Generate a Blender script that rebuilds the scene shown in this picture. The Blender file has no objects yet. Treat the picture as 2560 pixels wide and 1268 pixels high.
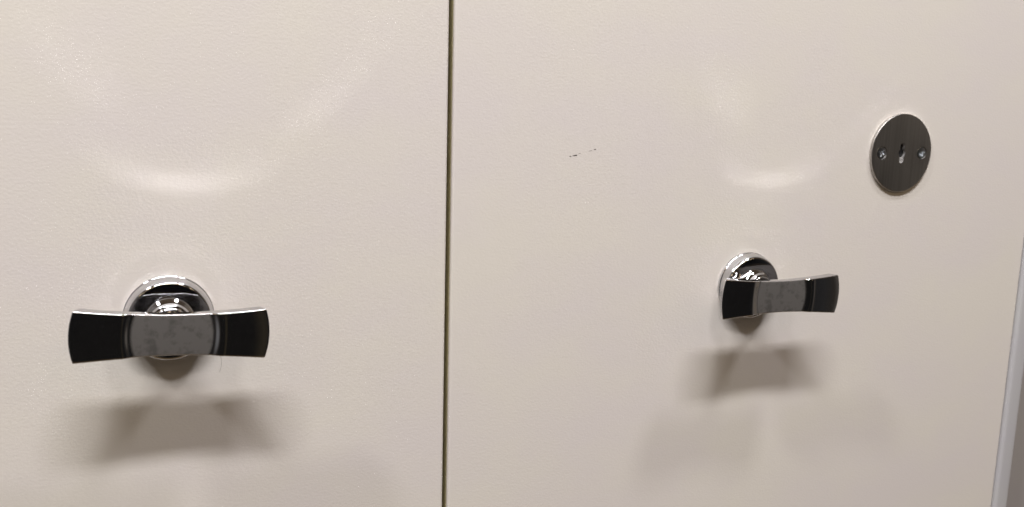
import bpy, bmesh, math, random
from mathutils import Matrix, Vector
random.seed(7)
scn = bpy.context.scene
MM = 0.001

# ------------------------------------------------------------------ camera
CF, CYAW, CPITCH, CROLL = 2307.8, 22.882, 9.901, 1.537
CPOS = Vector((-15.92, -443.28, 106.76)) * MM
y_, t_, r_ = (math.radians(a) for a in (CYAW, CPITCH, CROLL))
fw = Vector((math.sin(y_) * math.cos(t_), math.cos(y_) * math.cos(t_), -math.sin(t_)))
rt = Vector((math.cos(y_), -math.sin(y_), 0))
up = rt.cross(fw)
rt2 = rt * math.cos(r_) + up * math.sin(r_)
up2 = -rt * math.sin(r_) + up * math.cos(r_)
cam_data = bpy.data.cameras.new("camera")
cam = bpy.data.objects.new("camera", cam_data)
scn.collection.objects.link(cam)
m = Matrix((rt2, up2, -fw)).transposed().to_4x4()
m.translation = CPOS
cam.matrix_world = m
cam_data.sensor_width = 36
cam_data.sensor_fit = 'HORIZONTAL'
cam_data.lens = CF / 2560 * 36
cam_data.clip_start = 0.01
cam_data.clip_end = 60
cam_data.dof.use_dof = True
cam_data.dof.focus_distance = 0.47
cam_data.dof.aperture_fstop = 13
scn.camera = cam

# ------------------------------------------------------------------ render settings
scn.render.engine = 'CYCLES'
scn.cycles.use_denoising = True
scn.cycles.caustics_reflective = True
scn.cycles.blur_glossy = 0.0
scn.cycles.sample_clamp_indirect = 22
scn.cycles.max_bounces = 10
scn.cycles.glossy_bounces = 8
scn.cycles.diffuse_bounces = 5
scn.cycles.use_adaptive_sampling = False
scn.cycles.use_light_tree = True
try:
    scn.cycles.use_guiding = True
    scn.cycles.use_surface_guiding = True
    scn.cycles.guiding_training_samples = 128
except Exception:
    pass
scn.view_settings.view_transform = 'Standard'
scn.view_settings.look = 'None'
scn.view_settings.gamma = 1
scn.view_settings.use_curve_mapping = False
scn.view_settings.exposure = 0.09

# ------------------------------------------------------------------ surroundings (dim interior light)
world = bpy.data.worlds.new("World")
scn.world = world
world.use_nodes = True
wn, wl = world.node_tree.nodes, world.node_tree.links
wn.clear()
wo = wn.new('ShaderNodeOutputWorld')
bg = wn.new('ShaderNodeBackground')
tc = wn.new('ShaderNodeTexCoord')
sx = wn.new('ShaderNodeSeparateXYZ')
mr = wn.new('ShaderNodeMapRange')
mr.inputs['From Min'].default_value = -1
mr.inputs['From Max'].default_value = 1
cr = wn.new('ShaderNodeValToRGB')
wl.new(tc.outputs['Generated'], sx.inputs[0])
wl.new(sx.outputs['Z'], mr.inputs['Value'])
wl.new(mr.outputs[0], cr.inputs[0])
cx_ = wn.new('ShaderNodeValToRGB')          # backdrop glow bands to either side, put in for the chrome to reflect
mx_ = wn.new('ShaderNodeMapRange'); mx_.inputs['From Min'].default_value = -1; mx_.inputs['From Max'].default_value = 1
wl.new(sx.outputs['X'], mx_.inputs['Value']); wl.new(mx_.outputs[0], cx_.inputs[0])
ex = cx_.color_ramp.elements
ex[0].position = 0.0; ex[0].color = (0.30, 0.28, 0.26, 1)
ex[1].position = 1.0; ex[1].color = (0.32, 0.26, 0.20, 1)
for pos, col in ((0.12, (0.34, 0.33, 0.33, 1)), (0.20, (0.06, 0.05, 0.045, 1)), (0.30, (0.0, 0.0, 0.0, 1)), (0.59, (0.0, 0.0, 0.0, 1)), (0.625, (0.045, 0.034, 0.018, 1)), (0.68, (0.004, 0.004, 0.005, 1)), (0.80, (0.0, 0.0, 0.0, 1)),
                 (0.835, (0.035, 0.034, 0.034, 1)), (0.87, (0.05, 0.04, 0.03, 1)), (0.90, (0.25, 0.22, 0.19, 1))):
    q_ = ex.new(pos); q_.color = col
am_ = wn.new('ShaderNodeMixRGB'); am_.blend_type = 'ADD'; am_.inputs[0].default_value = 1
wl.new(cr.outputs[0], am_.inputs[1]); wl.new(cx_.outputs[0], am_.inputs[2])
wl.new(am_.outputs[0], bg.inputs['Color'])
wl.new(bg.outputs[0], wo.inputs['Surface'])
e = cr.color_ramp.elements
e[0].position = 0.0;  e[0].color = (0.30, 0.205, 0.11, 1)
e[1].position = 1.0;  e[1].color = (0.20, 0.14, 0.09, 1)
for pos, col in ((0.20, (0.24, 0.165, 0.095, 1)), (0.31, (0.014, 0.013, 0.012, 1)),
                 (0.50, (0.010, 0.010, 0.011, 1)), (0.58, (0.05, 0.042, 0.036, 1)), (0.66, (0.13, 0.095, 0.065, 1)), (0.74, (0.10, 0.075, 0.055, 1))):
    k = e.new(pos); k.color = col
bg.inputs['Strength'].default_value = 0.47

# ------------------------------------------------------------------ ceiling lamps
def lamp(name, loc, size, power, col, rz=0.0):
    ld = bpy.data.lights.new(name, 'AREA')
    ld.shape = 'RECTANGLE'
    ld.size, ld.size_y = size
    ld.energy = power
    ld.color = col
    o = bpy.data.objects.new(name, ld)
    o.location = loc
    o.rotation_euler = (0, 0, rz)
    scn.collection.objects.link(o)
    return o
LC = (0.985, 0.965, 0.985)
lamp("ceiling_lamp", (-0.08, -0.92, 1.58), (1.15, 0.13), 40, LC)
lamp("ceiling_lamp", (-1.00, -0.53, 1.58), (0.24, 0.11), 15, LC)
lamp("ceiling_lamp", (0.72, -0.53, 1.58), (0.24, 0.11), 11.5, LC)
for j in range(3):
    for k in range(5):
        lamp("ceiling_lamp", (-3.9 + 1.75 * k + 0.3 * j, -3.9 - 1.5 * j, 2.9), (0.95, 0.16), (6, 4.5, 3.5)[j], (1.0, 0.76, 0.50))

# ------------------------------------------------------------------ materials
def mat(name):
    mt = bpy.data.materials.new(name)
    mt.use_nodes = True
    nt = mt.node_tree
    b = nt.nodes['Principled BSDF']
    return mt, nt, b
def node(nt, kind, **kw):
    n = nt.nodes.new(kind)
    for k, v in kw.items():
        setattr(n, k, v)
    return n
def noise(nt, vec, scale, detail=3, rough=0.5):
    n = node(nt, 'ShaderNodeTexNoise')
    n.inputs['Scale'].default_value = scale
    n.inputs['Detail'].default_value = detail
    n.inputs['Roughness'].default_value = rough
    nt.links.new(vec, n.inputs['Vector'])
    return n
def mapping(nt, scale=(1, 1, 1)):
    t = node(nt, 'ShaderNodeTexCoord')
    g = node(nt, 'ShaderNodeMapping')
    g.inputs['Scale'].default_value = scale
    nt.links.new(t.outputs['Object'], g.inputs['Vector'])
    return g.outputs[0]
def ramp(nt, fac, stops):
    r = node(nt, 'ShaderNodeValToRGB')
    els = r.color_ramp.elements
    els[0].position, els[0].color = stops[0][0], stops[0][1]
    els[1].position, els[1].color = stops[-1][0], stops[-1][1]
    for p_, c_ in stops[1:-1]:
        k_ = els.new(p_); k_.color = c_
    nt.links.new(fac, r.inputs[0])
    return r.outputs[0]

def painted(name, col, rough=0.46, bump=0.32, spec=0.4):
    mt, nt, b = mat(name)
    v = mapping(nt, (0.75, 1, 1.15))
    n1 = noise(nt, v, 800, 3, 0.55)
    n2 = noise(nt, v, 210, 2, 0.5)
    add = node(nt, 'ShaderNodeMath', operation='MULTIPLY_ADD')
    nt.links.new(n2.outputs[0], add.inputs[0]); add.inputs[1].default_value = 0.35
    nt.links.new(n1.outputs[0], add.inputs[2])
    bp = node(nt, 'ShaderNodeBump')
    bp.inputs['Strength'].default_value = bump
    bp.inputs['Distance'].default_value = 0.00025
    nt.links.new(add.outputs[0], bp.inputs['Height'])
    nt.links.new(bp.outputs[0], b.inputs['Normal'])
    n3 = noise(nt, v, 14, 3, 0.6)
    lo = (col[0] * 0.985, col[1] * 0.982, col[2] * 1.008); hi = (col[0] * 1.008, col[1] * 1.018, col[2] * 0.99)
    nt.links.new(ramp(nt, n3.outputs[0], [(0.35, lo + (1,)), (0.65, hi + (1,))]), b.inputs['Base Color'])
    b.inputs['Roughness'].default_value = rough
    b.inputs['Specular IOR Level'].default_value = spec
    return mt
M_door = painted("cream_powder_coat", (0.745, 0.70, 0.65))
M_frame = painted("grey_painted_frame", (0.52, 0.515, 0.53), 0.4, 0.15)
M_side = painted("taupe_panel", (0.32, 0.295, 0.28), 0.5, 0.1)
M_in = painted("cabinet_inside", (0.10, 0.09, 0.05), 0.6, 0.1)

def chrome(name, smudge=False):
    mt, nt, b = mat(name)
    b.inputs['Metallic'].default_value = 1
    b.inputs['Base Color'].default_value = (0.57, 0.57, 0.585, 1)
    v = mapping(nt)
    n = noise(nt, v, 160, 4, 0.6)
    r = node(nt, 'ShaderNodeMapRange')
    r.inputs['To Min'].default_value = 0.035
    r.inputs['To Max'].default_value = 0.075
    nt.links.new(n.outputs[0], r.inputs['Value'])
    nt.links.new(r.outputs[0], b.inputs['Roughness'])
    if smudge:
        # finger grease on the worn middle: a thin dull film with patches rubbed off
        out = nt.nodes['Material Output']
        film = node(nt, 'ShaderNodeBsdfPrincipled')
        film.inputs['Base Color'].default_value = (0.40, 0.385, 0.37, 1)
        film.inputs['Metallic'].default_value = 0.7
        film.inputs['Roughness'].default_value = 0.42
        mix = node(nt, 'ShaderNodeMixShader')
        n2 = noise(nt, v, 380, 4, 0.55)
        n3 = noise(nt, v, 130, 3, 0.55)
        ad = node(nt, 'ShaderNodeMath', operation='ADD')
        nt.links.new(n2.outputs[0], ad.inputs[0]); nt.links.new(n3.outputs[0], ad.inputs[1])
        f0 = ramp(nt, ad.outputs[0], [(0.72, (0.48,) * 3 + (1,)), (1.4, (0.70,) * 3 + (1,))])
        # the film lies in the finger pocket and thins out over its edge; a trace of it on the wings
        sp = node(nt, 'ShaderNodeSeparateXYZ')
        tc2 = node(nt, 'ShaderNodeTexCoord')
        nt.links.new(tc2.outputs['Object'], sp.inputs[0])
        az = node(nt, 'ShaderNodeMath', operation='MULTIPLY'); az.inputs[1].default_value = 0.8
        nt.links.new(sp.outputs['Z'], az.inputs[0])
        cb = node(nt, 'ShaderNodeCombineXYZ')
        nt.links.new(sp.outputs['X'], cb.inputs[0]); nt.links.new(az.outputs[0], cb.inputs[1])
        ln_ = node(nt, 'ShaderNodeVectorMath', operation='LENGTH')
        nt.links.new(cb.outputs[0], ln_.inputs[0])
        mk = node(nt, 'ShaderNodeMapRange', interpolation_type='SMOOTHSTEP')
        mk.inputs['From Min'].default_value = 0.0158; mk.inputs['From Max'].default_value = 0.0176
        mk.inputs['To Min'].default_value = 1.0; mk.inputs['To Max'].default_value = 0.035
        nt.links.new(ln_.outputs['Value'], mk.inputs['Value'])
        fm = node(nt, 'ShaderNodeMath', operation='MULTIPLY')
        nt.links.new(f0, fm.inputs[0]); nt.links.new(mk.outputs[0], fm.inputs[1])
        f = fm.outputs[0]
        nt.links.new(f, mix.inputs[0])
        nt.links.new(b.outputs[0], mix.inputs[1])
        nt.links.new(film.outputs[0], mix.inputs[2])
        nt.links.new(mix.outputs[0], out.inputs['Surface'])
    return mt
M_chrome = chrome("polished_chrome")
M_pad = chrome("handled_chrome", True)
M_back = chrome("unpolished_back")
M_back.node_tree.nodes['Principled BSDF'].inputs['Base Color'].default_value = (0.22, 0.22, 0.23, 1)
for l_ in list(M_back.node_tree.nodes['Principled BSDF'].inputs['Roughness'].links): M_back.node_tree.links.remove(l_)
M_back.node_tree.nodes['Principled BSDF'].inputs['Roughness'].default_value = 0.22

def brushed(name):
    mt, nt, b = mat(name)
    b.inputs['Metallic'].default_value = 1
    v = mapping(nt, (900, 900, 12))
    n = noise(nt, v, 1.0, 4, 0.6)
    nt.links.new(ramp(nt, n.outputs[0], [(0.3, (0.42, 0.405, 0.385, 1)), (0.7, (0.52, 0.505, 0.485, 1))]), b.inputs['Base Color'])
    r = node(nt, 'ShaderNodeMapRange')
    r.inputs['To Min'].default_value = 0.30; r.inputs['To Max'].default_value = 0.42
    nt.links.new(n.outputs[0], r.inputs['Value'])
    nt.links.new(r.outputs[0], b.inputs['Roughness'])
    bp = node(nt, 'ShaderNodeBump'); bp.inputs['Strength'].default_value = 0.25; bp.inputs['Distance'].default_value = 0.00003
    nt.links.new(n.outputs[0], bp.inputs['Height']); nt.links.new(bp.outputs[0], b.inputs['Normal'])
    return mt
M_brush = brushed("brushed_steel")
def plain(name, col, rough, metal=0.0):
    mt, nt, b = mat(name)
    v = mapping(nt)
    n = noise(nt, v, 400, 3)
    lo = tuple(c * 0.85 for c in col); hi = tuple(min(1, c * 1.15) for c in col)
    nt.links.new(ramp(nt, n.outputs[0], [(0.3, lo + (1,)), (0.7, hi + (1,))]), b.inputs['Base Color'])
    b.inputs['Roughness'].default_value = rough
    b.inputs['Metallic'].default_value = metal
    return mt
M_screw = plain("zinc_screw", (0.48, 0.50, 0.52), 0.26, 1)
M_lock = plain("lock_case", (0.46, 0.45, 0.44), 0.5, 0.6)
M_seam_shade = plain("olive_seam_shade", (0.38, 0.34, 0.18), 0.6)
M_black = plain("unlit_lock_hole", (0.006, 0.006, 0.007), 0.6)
M_scuff = plain("dark_scuff", (0.10, 0.09, 0.08), 0.7)
M_scuff2 = plain("faint_scuff", (0.36, 0.33, 0.30), 0.7)
M_hair = plain("fine_scratch", (0.42, 0.39, 0.34), 0.7)

# ------------------------------------------------------------------ helpers (sizes in millimetres)
def link(name, bm, mt, parent=None, smooth=True, loc=(0, 0, 0)):
    me = bpy.data.meshes.new(name)
    bmesh.ops.recalc_face_normals(bm, faces=bm.faces)
    bm.to_mesh(me); bm.free()
    for v in me.vertices:
        v.co *= MM
    for p_ in me.polygons:
        p_.use_smooth = smooth
    for k_ in (mt if isinstance(mt, (list, tuple)) else [mt]):
        me.materials.append(k_)
    o = bpy.data.objects.new(name, me)
    o.location = Vector(loc) * MM
    if parent: o.parent = parent
    scn.collection.objects.link(o)
    return o
def lathe(profile, seg=128, cap=True):
    """profile: (radius, height out from the door) pairs; the axis is -Y"""
    bm = bmesh.new(); rings = []
    for (r, h) in profile:
        if r < 1e-6:
            rings.append([bm.verts.new((0, -h, 0))]); continue
        rings.append([bm.verts.new((r * math.cos(2 * math.pi * k / seg), -h, r * math.sin(2 * math.pi * k / seg))) for k in range(seg)])
    for a, b in zip(rings, rings[1:]):
        for k in range(seg):
            k2 = (k + 1) % seg
            if len(b) == 1: bm.faces.new((a[k], a[k2], b[0]))
            elif len(a) == 1: bm.faces.new((a[0], b[k2], b[k]))
            else: bm.faces.new((a[k], a[k2], b[k2], b[k]))
    return bm
def arc(cx, cy, r, a0, a1, n=8, ry=None):
    ry = ry or r
    return [(cx + r * math.cos(math.radians(a0 + (a1 - a0) * k / n)), cy + ry * math.sin(math.radians(a0 + (a1 - a0) * k / n))) for k in range(n + 1)]
def box(x0, x1, y0, y1, z0, z1, bev=0.0, seg=4):
    bm = bmesh.new()
    bmesh.ops.create_cube(bm, size=1)
    for v in bm.verts:
        v.co = Vector(((x0 + x1) / 2 + v.co.x * (x1 - x0), (y0 + y1) / 2 + v.co.y * (y1 - y0), (z0 + z1) / 2 + v.co.z * (z1 - z0)))
    if bev:
        bmesh.ops.bevel(bm, geom=list(bm.edges), offset=bev, segments=seg, profile=0.5, affect='EDGES')
    return bm
def empty(name, label, cat, loc=(0, 0, 0)):
    o = bpy.data.objects.new(name, None)
    o.location = Vector(loc) * MM
    o.empty_display_size = 0.02
    o['label'] = label; o['category'] = cat
    scn.collection.objects.link(o)
    return o

# ------------------------------------------------------------------ door leaves
XG0, XG1, XF = 134.5, 137.2, 554.2
door_a = empty("door_leaf", "cream textured door left of the dark seam, with a T handle and no keyhole plate", "door")
door_a['group'] = "pair of cream cabinet doors"
door_b = empty("door_leaf", "cream textured door right of the seam, with T handle, round keyhole plate and small scuff", "door")
door_b['group'] = "pair of cream cabinet doors"
def panel(x0, x1, parent):
    bm = box(x0, x1, 0, 20, -900, 1000, 1.5, 5)
    o = link("panel", bm, M_door, parent)
    o.data.set_sharp_from_angle(angle=math.radians(50)) if hasattr(o.data, 'set_sharp_from_angle') else None
    md = o.modifiers.new("n", 'WEIGHTED_NORMAL'); md.keep_sharp = True
    return o
panel(-620, XG0, door_a)
panel(XG1, XF, door_b)

link("seam_shade_strip", box(XG1 - 0.25, XG1 + 1, 2.6, 19, -899, 999, 0.1, 1), M_seam_shade, door_b, False)  # added strip: the shade inside the seam is put into its olive colour
# cabinet body behind the doors
cab = empty("steel_surround", "grey painted metal surround beside the right door's outer edge", "door surround")
link("inner_panel", box(-600, 560, 34, 38, -900, 1000, 0), M_in, cab, False)
bm = box(80, 200, 22.5, 33.9, -900, 1000, 0.5, 2)
link("centre_post", bm, M_in, cab, False)
bm = box(555.3, 569.5, -1.5, 60, -900, 1000, 3.2, 6)
link("edge_strip", bm, M_frame, cab)
bm = box(570.2, 577, 4, 60, -900, 1000, 1.5, 4)
link("side_panel", box(569.6, 800, 8, 60, -900, 1000, 1.0, 3), M_side, cab)
bm.free()

# ------------------------------------------------------------------ T handle
P, TH, L, BUL = 34.2, 6.5, 39.5, 1.7
def half_h(x):
    t = min(1.0, abs(x) / L)
    return 9.1 + 2.25 * t ** 1.7
def smooth(a, b, x):
    t = max(0.0, min(1.0, (x - a) / (b - a)))
    return t * t * t * (t * (6 * t - 15) + 10)
def front(x, z):
    """depth of the front face: shallow finger pocket in the middle, wings very slightly crowned"""
    hz = z / 9.3
    a0 = 16.4 - 1.9 * hz * hz
    a1 = 20.6 - 0.5 * hz * hz
    s = smooth(a0, a1, abs(x))
    d = P - 1.25 * (1 - s)
    d -= 0.12 * math.exp(-((abs(x) - a1 - 0.6) / 1.0) ** 2) * -1
    w = max(0.0, (abs(x) - 21) / (L - 21))
    d -= 0.55 * w ** 3.5
    d -= 0.16 * (z / 10) ** 2
    return d
def grip_mesh():
    bm = bmesh.new()
    # section loop given by (v across height -1..1, side) with rounded rims
    RB = 0.7
    xs = []
    nx = 220
    for k in range(nx + 1):
        u = -1 + 2 * k / nx
        xs.append(u * L)
    # small end rounding stations
    nz = 36
    rim = 6
    loops = []
    def station(x, inset):
        h = half_h(x) - inset
        pts = []
        zi = h - RB
        for j in range(nz + 1):                       # front face, bottom to top
            z = -zi + 2 * zi * j / nz
            pts.append((x, z, front(x, z) - inset))
        for j in range(1, rim + 1):                   # top front rim
            a = math.pi / 2 * j / rim
            pts.append((x, zi + RB * math.sin(a), front(x, zi) - inset - RB * (1 - math.cos(a))))
        back = P - TH + inset
        n2 = 8
        y0 = front(x, zi) - inset - RB
        for j in range(1, n2):                        # top side
            pts.append((x, h, y0 + (back + RB - y0) * j / n2))
        for j in range(rim + 1):
            a = math.pi / 2 * j / rim
            pts.append((x, zi + RB * math.cos(a), back + RB * (1 - math.sin(a))))
        for j in range(1, nz):
            pts.append((x, zi - 2 * zi * j / nz, back))
        for j in range(rim + 1):
            a = math.pi / 2 * j / rim
            pts.append((x, -zi - RB * math.sin(a), back + RB * (1 - math.cos(a))))
        for j in range(1, n2):
            pts.append((x, -h, back + RB + (y0 - back - RB) * j / n2))
        for j in range(rim):
            a = math.pi / 2 * j / rim
            pts.append((x, -zi - RB * math.cos(a), y0 + RB * math.sin(a)))
        return pts
    st = []
    re = 0.6
    for j in range(5):                                # left end rounding
        a = math.pi / 2 * (1 - j / 5)
        st.append((-L - 0 + re - re * math.cos(math.pi / 2 - a) * 0 - re * math.cos(math.pi / 2 * j / 5) + 0, re * (1 - math.sin(math.pi / 2 * j / 5))))
    for x in xs:
        if -L + re <= x <= L - re:
            st.append((x, 0.0))
    for j in range(5):
        b = math.pi / 2 * (4 - j) / 5
        st.append((L - re + re * math.cos(b), re * (1 - math.sin(b))))
    for (x, ins) in st:
        lp = []
        for (px, z, y) in station(x, ins):
            t = abs(px) / L
            v = z / half_h(px)
            sgn = 1 if px > 0 else -1
            bx = BUL * t ** 6 * (1 - v * v)
            dep = max(0.0, (P - y) / TH)
            bx -= 3.0 * dep * t ** 4
            lp.append(bm.verts.new((px + sgn * bx, -y, z)))
        loops.append(lp)
    n = len(loops[0])
    for a, b in zip(loops, loops[1:]):
        for k in range(n):
            bm.faces.new((a[k], b[k], b[(k + 1) % n], a[(k + 1) % n]))
    for lp, rev in ((loops[0], False), (loops[-1], True)):
        # end cap: strip between the mirrored halves of the loop
        bm.faces.new(lp if not rev else list(reversed(lp)))
    for f in bm.faces:
        c = f.calc_center_median()
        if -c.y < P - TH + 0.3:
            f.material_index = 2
        elif -c.y > P - 3.0 and abs(c.z) < half_h(c.x) - 0.05:
            f.material_index = 1
    return bm
rosette_profile = ([(20.0, 0.0), (20.0, 0.6)] + arc(19.6, 1.2, 0.4, 0, 70, 5) + [(19.45, 2.0)] +
                   [(19.2, 3.6)] + arc(17.0, 4.0, 2.1, 2, 90, 14, 3.8) +
                   [(14.5, 7.82), (12.5, 7.85), (11.2, 7.86)])
boss_profile = [(11.2, 7.6), (11.0, 8.1), (10.4, 8.6), (9.6, 9.3), (8.7, 10.3), (8.0, 11.5), (7.6, 12.9), (7.45, 13.6)] + \
               arc(7.1, 14.3, 0.75, -60, 90, 8) + [(6.2, 15.1), (5.6, 15.6), (5.3, 16.6), (5.2, 19.0), (5.4, 22.0), (6.2, 25.0), (7.6, 27.2), (8.4, 28.2)]
def make_handle(parent, loc, rho):
    g = link("handle", grip_mesh(), [M_chrome, M_pad, M_back], parent, True, loc)
    g.rotation_euler = (0, math.radians(rho), 0)
    g.data.set_sharp_from_angle(angle=math.radians(40))
    link("rosette", lathe(rosette_profile, 160), M_chrome, g)
    link("neck", lathe(boss_profile, 96), M_chrome, g)
    return g
h1 = make_handle(door_a, (0, 0, 0), 3.07)
h2 = h1.copy(); scn.collection.objects.link(h2); h2.parent = door_b
h2.location = Vector((323.1, 0, -2.87)) * MM
h2.rotation_euler = (0, math.radians(1.05), 0)
for ch in list(h1.children):
    c = ch.copy(); scn.collection.objects.link(c); c.parent = h2

# ------------------------------------------------------------------ keyhole plate
EX, EZ, ER = 433.4, 75.75, 24.4
def keyhole_outline(n=14, g=0.0):
    """double-bitted keyhole: round middle, narrower slots above and below (counter-clockwise)"""
    rm, w, zt, zb = 2.85 + g, 1.75 + g, 4.5, -4.6
    pts = []
    a = math.degrees(math.asin(w / rm))
    def A(cx, cz, r, a0, a1, k): return [(cx + r * math.cos(math.radians(a0 + (a1 - a0) * i / k)), cz + r * math.sin(math.radians(a0 + (a1 - a0) * i / k))) for i in range(k + 1)]
    pts += A(0, zt, w, 0, 180, n)
    pts += A(0, 0, rm, 90 + a, 270 - a, n)
    pts += A(0, zb, w, 180, 360, n)
    pts += A(0, 0, rm, -90 + a, 90 - a, n)
    return pts
def plate_mesh():
    bm = bmesh.new()
    T_ = 2.0
    prof = [(ER, 0.0), (ER, T_ - 0.45)] + arc(ER - 0.45, T_ - 0.45, 0.45, 15, 90, 5)
    seg = 144
    rings = [[bm.verts.new((r * math.cos(2 * math.pi * k / seg), -h, r * math.sin(2 * math.pi * k / seg))) for k in range(seg)] for r, h in prof]
    for a, b in zip(rings, rings[1:]):
        for k in range(seg):
            bm.faces.new((a[k], a[(k + 1) % seg], b[(k + 1) % seg], b[k]))
    edges = []
    outer = rings[-1]
    for k in range(seg):
        edges.append(bm.edges.get((outer[k], outer[(k + 1) % seg])))
    def hole(pts, cx):
        lv = [bm.verts.new((cx + x, -T_, z)) for x, z in pts]
        lb = [bm.verts.new((cx + x, -0.05, z)) for x, z in pts]
        n = len(pts)
        for k in range(n):
            edges.append(bm.edges.new((lv[k], lv[(k + 1) % n])))
        for k in range(n):
            bm.faces.new((lv[k], lv[(k + 1) % n], lb[(k + 1) % n], lb[k]))
    hole(keyhole_outline(), 0)
    for cx in (-16.3, 16.3):
        hole([(4.05 * math.cos(2 * math.pi * k / 40), 4.05 * math.sin(2 * math.pi * k / 40)) for k in range(40)], cx)
    bmesh.ops.triangle_fill(bm, use_beauty=True, edges=edges)
    return bm
plate = link("keyhole_plate", plate_mesh(), M_brush, door_b, True, (EX, -0.02, EZ))
plate.data.set_sharp_from_angle(angle=math.radians(25))
# lock case seen through the keyhole: rim liner plus a bright lower step
def keyhole_liner():
    bm = bmesh.new()
    a = keyhole_outline(14, 0.0); n = len(a)
    va = [bm.verts.new((x * 1.0, 1.96 * -1, z)) for x, z in [(p[0] * 0.97, p[1] * 0.985) for p in a]]
    vb = [bm.verts.new((x, -0.25, z)) for x, z in [(p[0] * 0.96, p[1] * 0.975) for p in a]]
    for k in range(n):
        bm.faces.new((va[k], va[(k + 1) % n], vb[(k + 1) % n], vb[k]))
    return bm
ln = link("keyhole", keyhole_liner(), M_lock, plate)
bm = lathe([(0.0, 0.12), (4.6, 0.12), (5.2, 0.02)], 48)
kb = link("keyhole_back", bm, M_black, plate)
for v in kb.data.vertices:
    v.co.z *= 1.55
link("lock_case", box(-1.9, 1.9, -0.75, -0.3, -6.2, -2.7, 0.15, 2), M_lock, plate)
def screw_mesh():
    bm = bmesh.new()
    nr, ns, R_ = 26, 96, 4.0
    rings = []
    for i in range(nr + 1):
        r = R_ * i / nr
        if i == 0:
            rings.append([bm.verts.new((0, 0.6, 0))]); continue
        ring = []
        for k in range(ns):
            a = 2 * math.pi * k / ns
            x, z = r * math.cos(a), r * math.sin(a)
            h = 0.22 * (1 - (r / R_) ** 2.2)
            # cross recess
            d = min(abs(x), abs(z))
            arm = smooth(0.62, 0.35, 0) if False else (1 - smooth(0.33, 0.62, d)) * (1 - smooth(1.7, 2.25, r))
            core = 1 - smooth(0.6, 1.05, r)
            h -= 1.15 * max(arm, core)
            if r > R_ * 0.93: h -= 0.35 * (r / R_ - 0.93) / 0.07
            ring.append(bm.verts.new((x, -h, z)))
        rings.append(ring)
    for a, b in zip(rings, rings[1:]):
        for k in range(ns):
            k2 = (k + 1) % ns
            if len(a) == 1: bm.faces.new((a[0], b[k], b[k2]))
            else: bm.faces.new((a[k], b[k], b[k2], a[k2]))
    return bm
s1 = link("screw", screw_mesh(), M_screw, plate, True, (-16.3, -1.75, 0))
s1.rotation_euler = (0, math.radians(24), 0)
s2 = s1.copy(); scn.collection.objects.link(s2); s2.location.x = 16.3 * MM
s2.rotation_euler = (0, math.radians(61), 0)

# ------------------------------------------------------------------ wear marks on the doors
def blob(bm, cx, cz, ln_, wd, ang, y=-0.05, n=14, taper=0.4, mi=0):
    c, s = math.cos(math.radians(ang)), math.sin(math.radians(ang))
    vs = []
    for k in range(n):
        a = 2 * math.pi * k / n
        u = ln_ / 2 * math.cos(a) ; w_ = wd / 2 * math.sin(a) * (1 + taper * math.cos(a)) * random.uniform(0.75, 1.25)
        vs.append(bm.verts.new((cx + u * c - w_ * s, y, cz + u * s + w_ * c)))
    f = bm.faces.new(vs); f.material_index = mi
bm = bmesh.new()
blob(bm, 203.4, 74.0, 1.4, 0.42, -8, mi=0)
blob(bm, 206.0, 74.4, 3.0, 0.60, 9, mi=0)
blob(bm, 208.6, 75.4, 2.0, 0.26, 16, mi=1)
blob(bm, 215.2, 76.9, 2.4, 0.26, 12, mi=1)
blob(bm, 217.9, 77.6, 1.5, 0.45, 12, mi=0)
link("scuff_mark", bm, [M_scuff, M_scuff2], door_b, False)
bm = bmesh.new()
pts = [(22.3, -20.5), (22.6, -22.5), (22.6, -24.5), (22.1, -26.6), (21.6, -28.2)]
w_ = 0.09
prev = None
for x, z in pts:
    a = bm.verts.new((x - w_, -0.04, z)); b = bm.verts.new((x + w_, -0.04, z))
    if prev: bm.faces.new((prev[0], prev[1], b, a))
    prev = (a, b)
link("hairline_scratch", bm, M_hair, door_a, False)
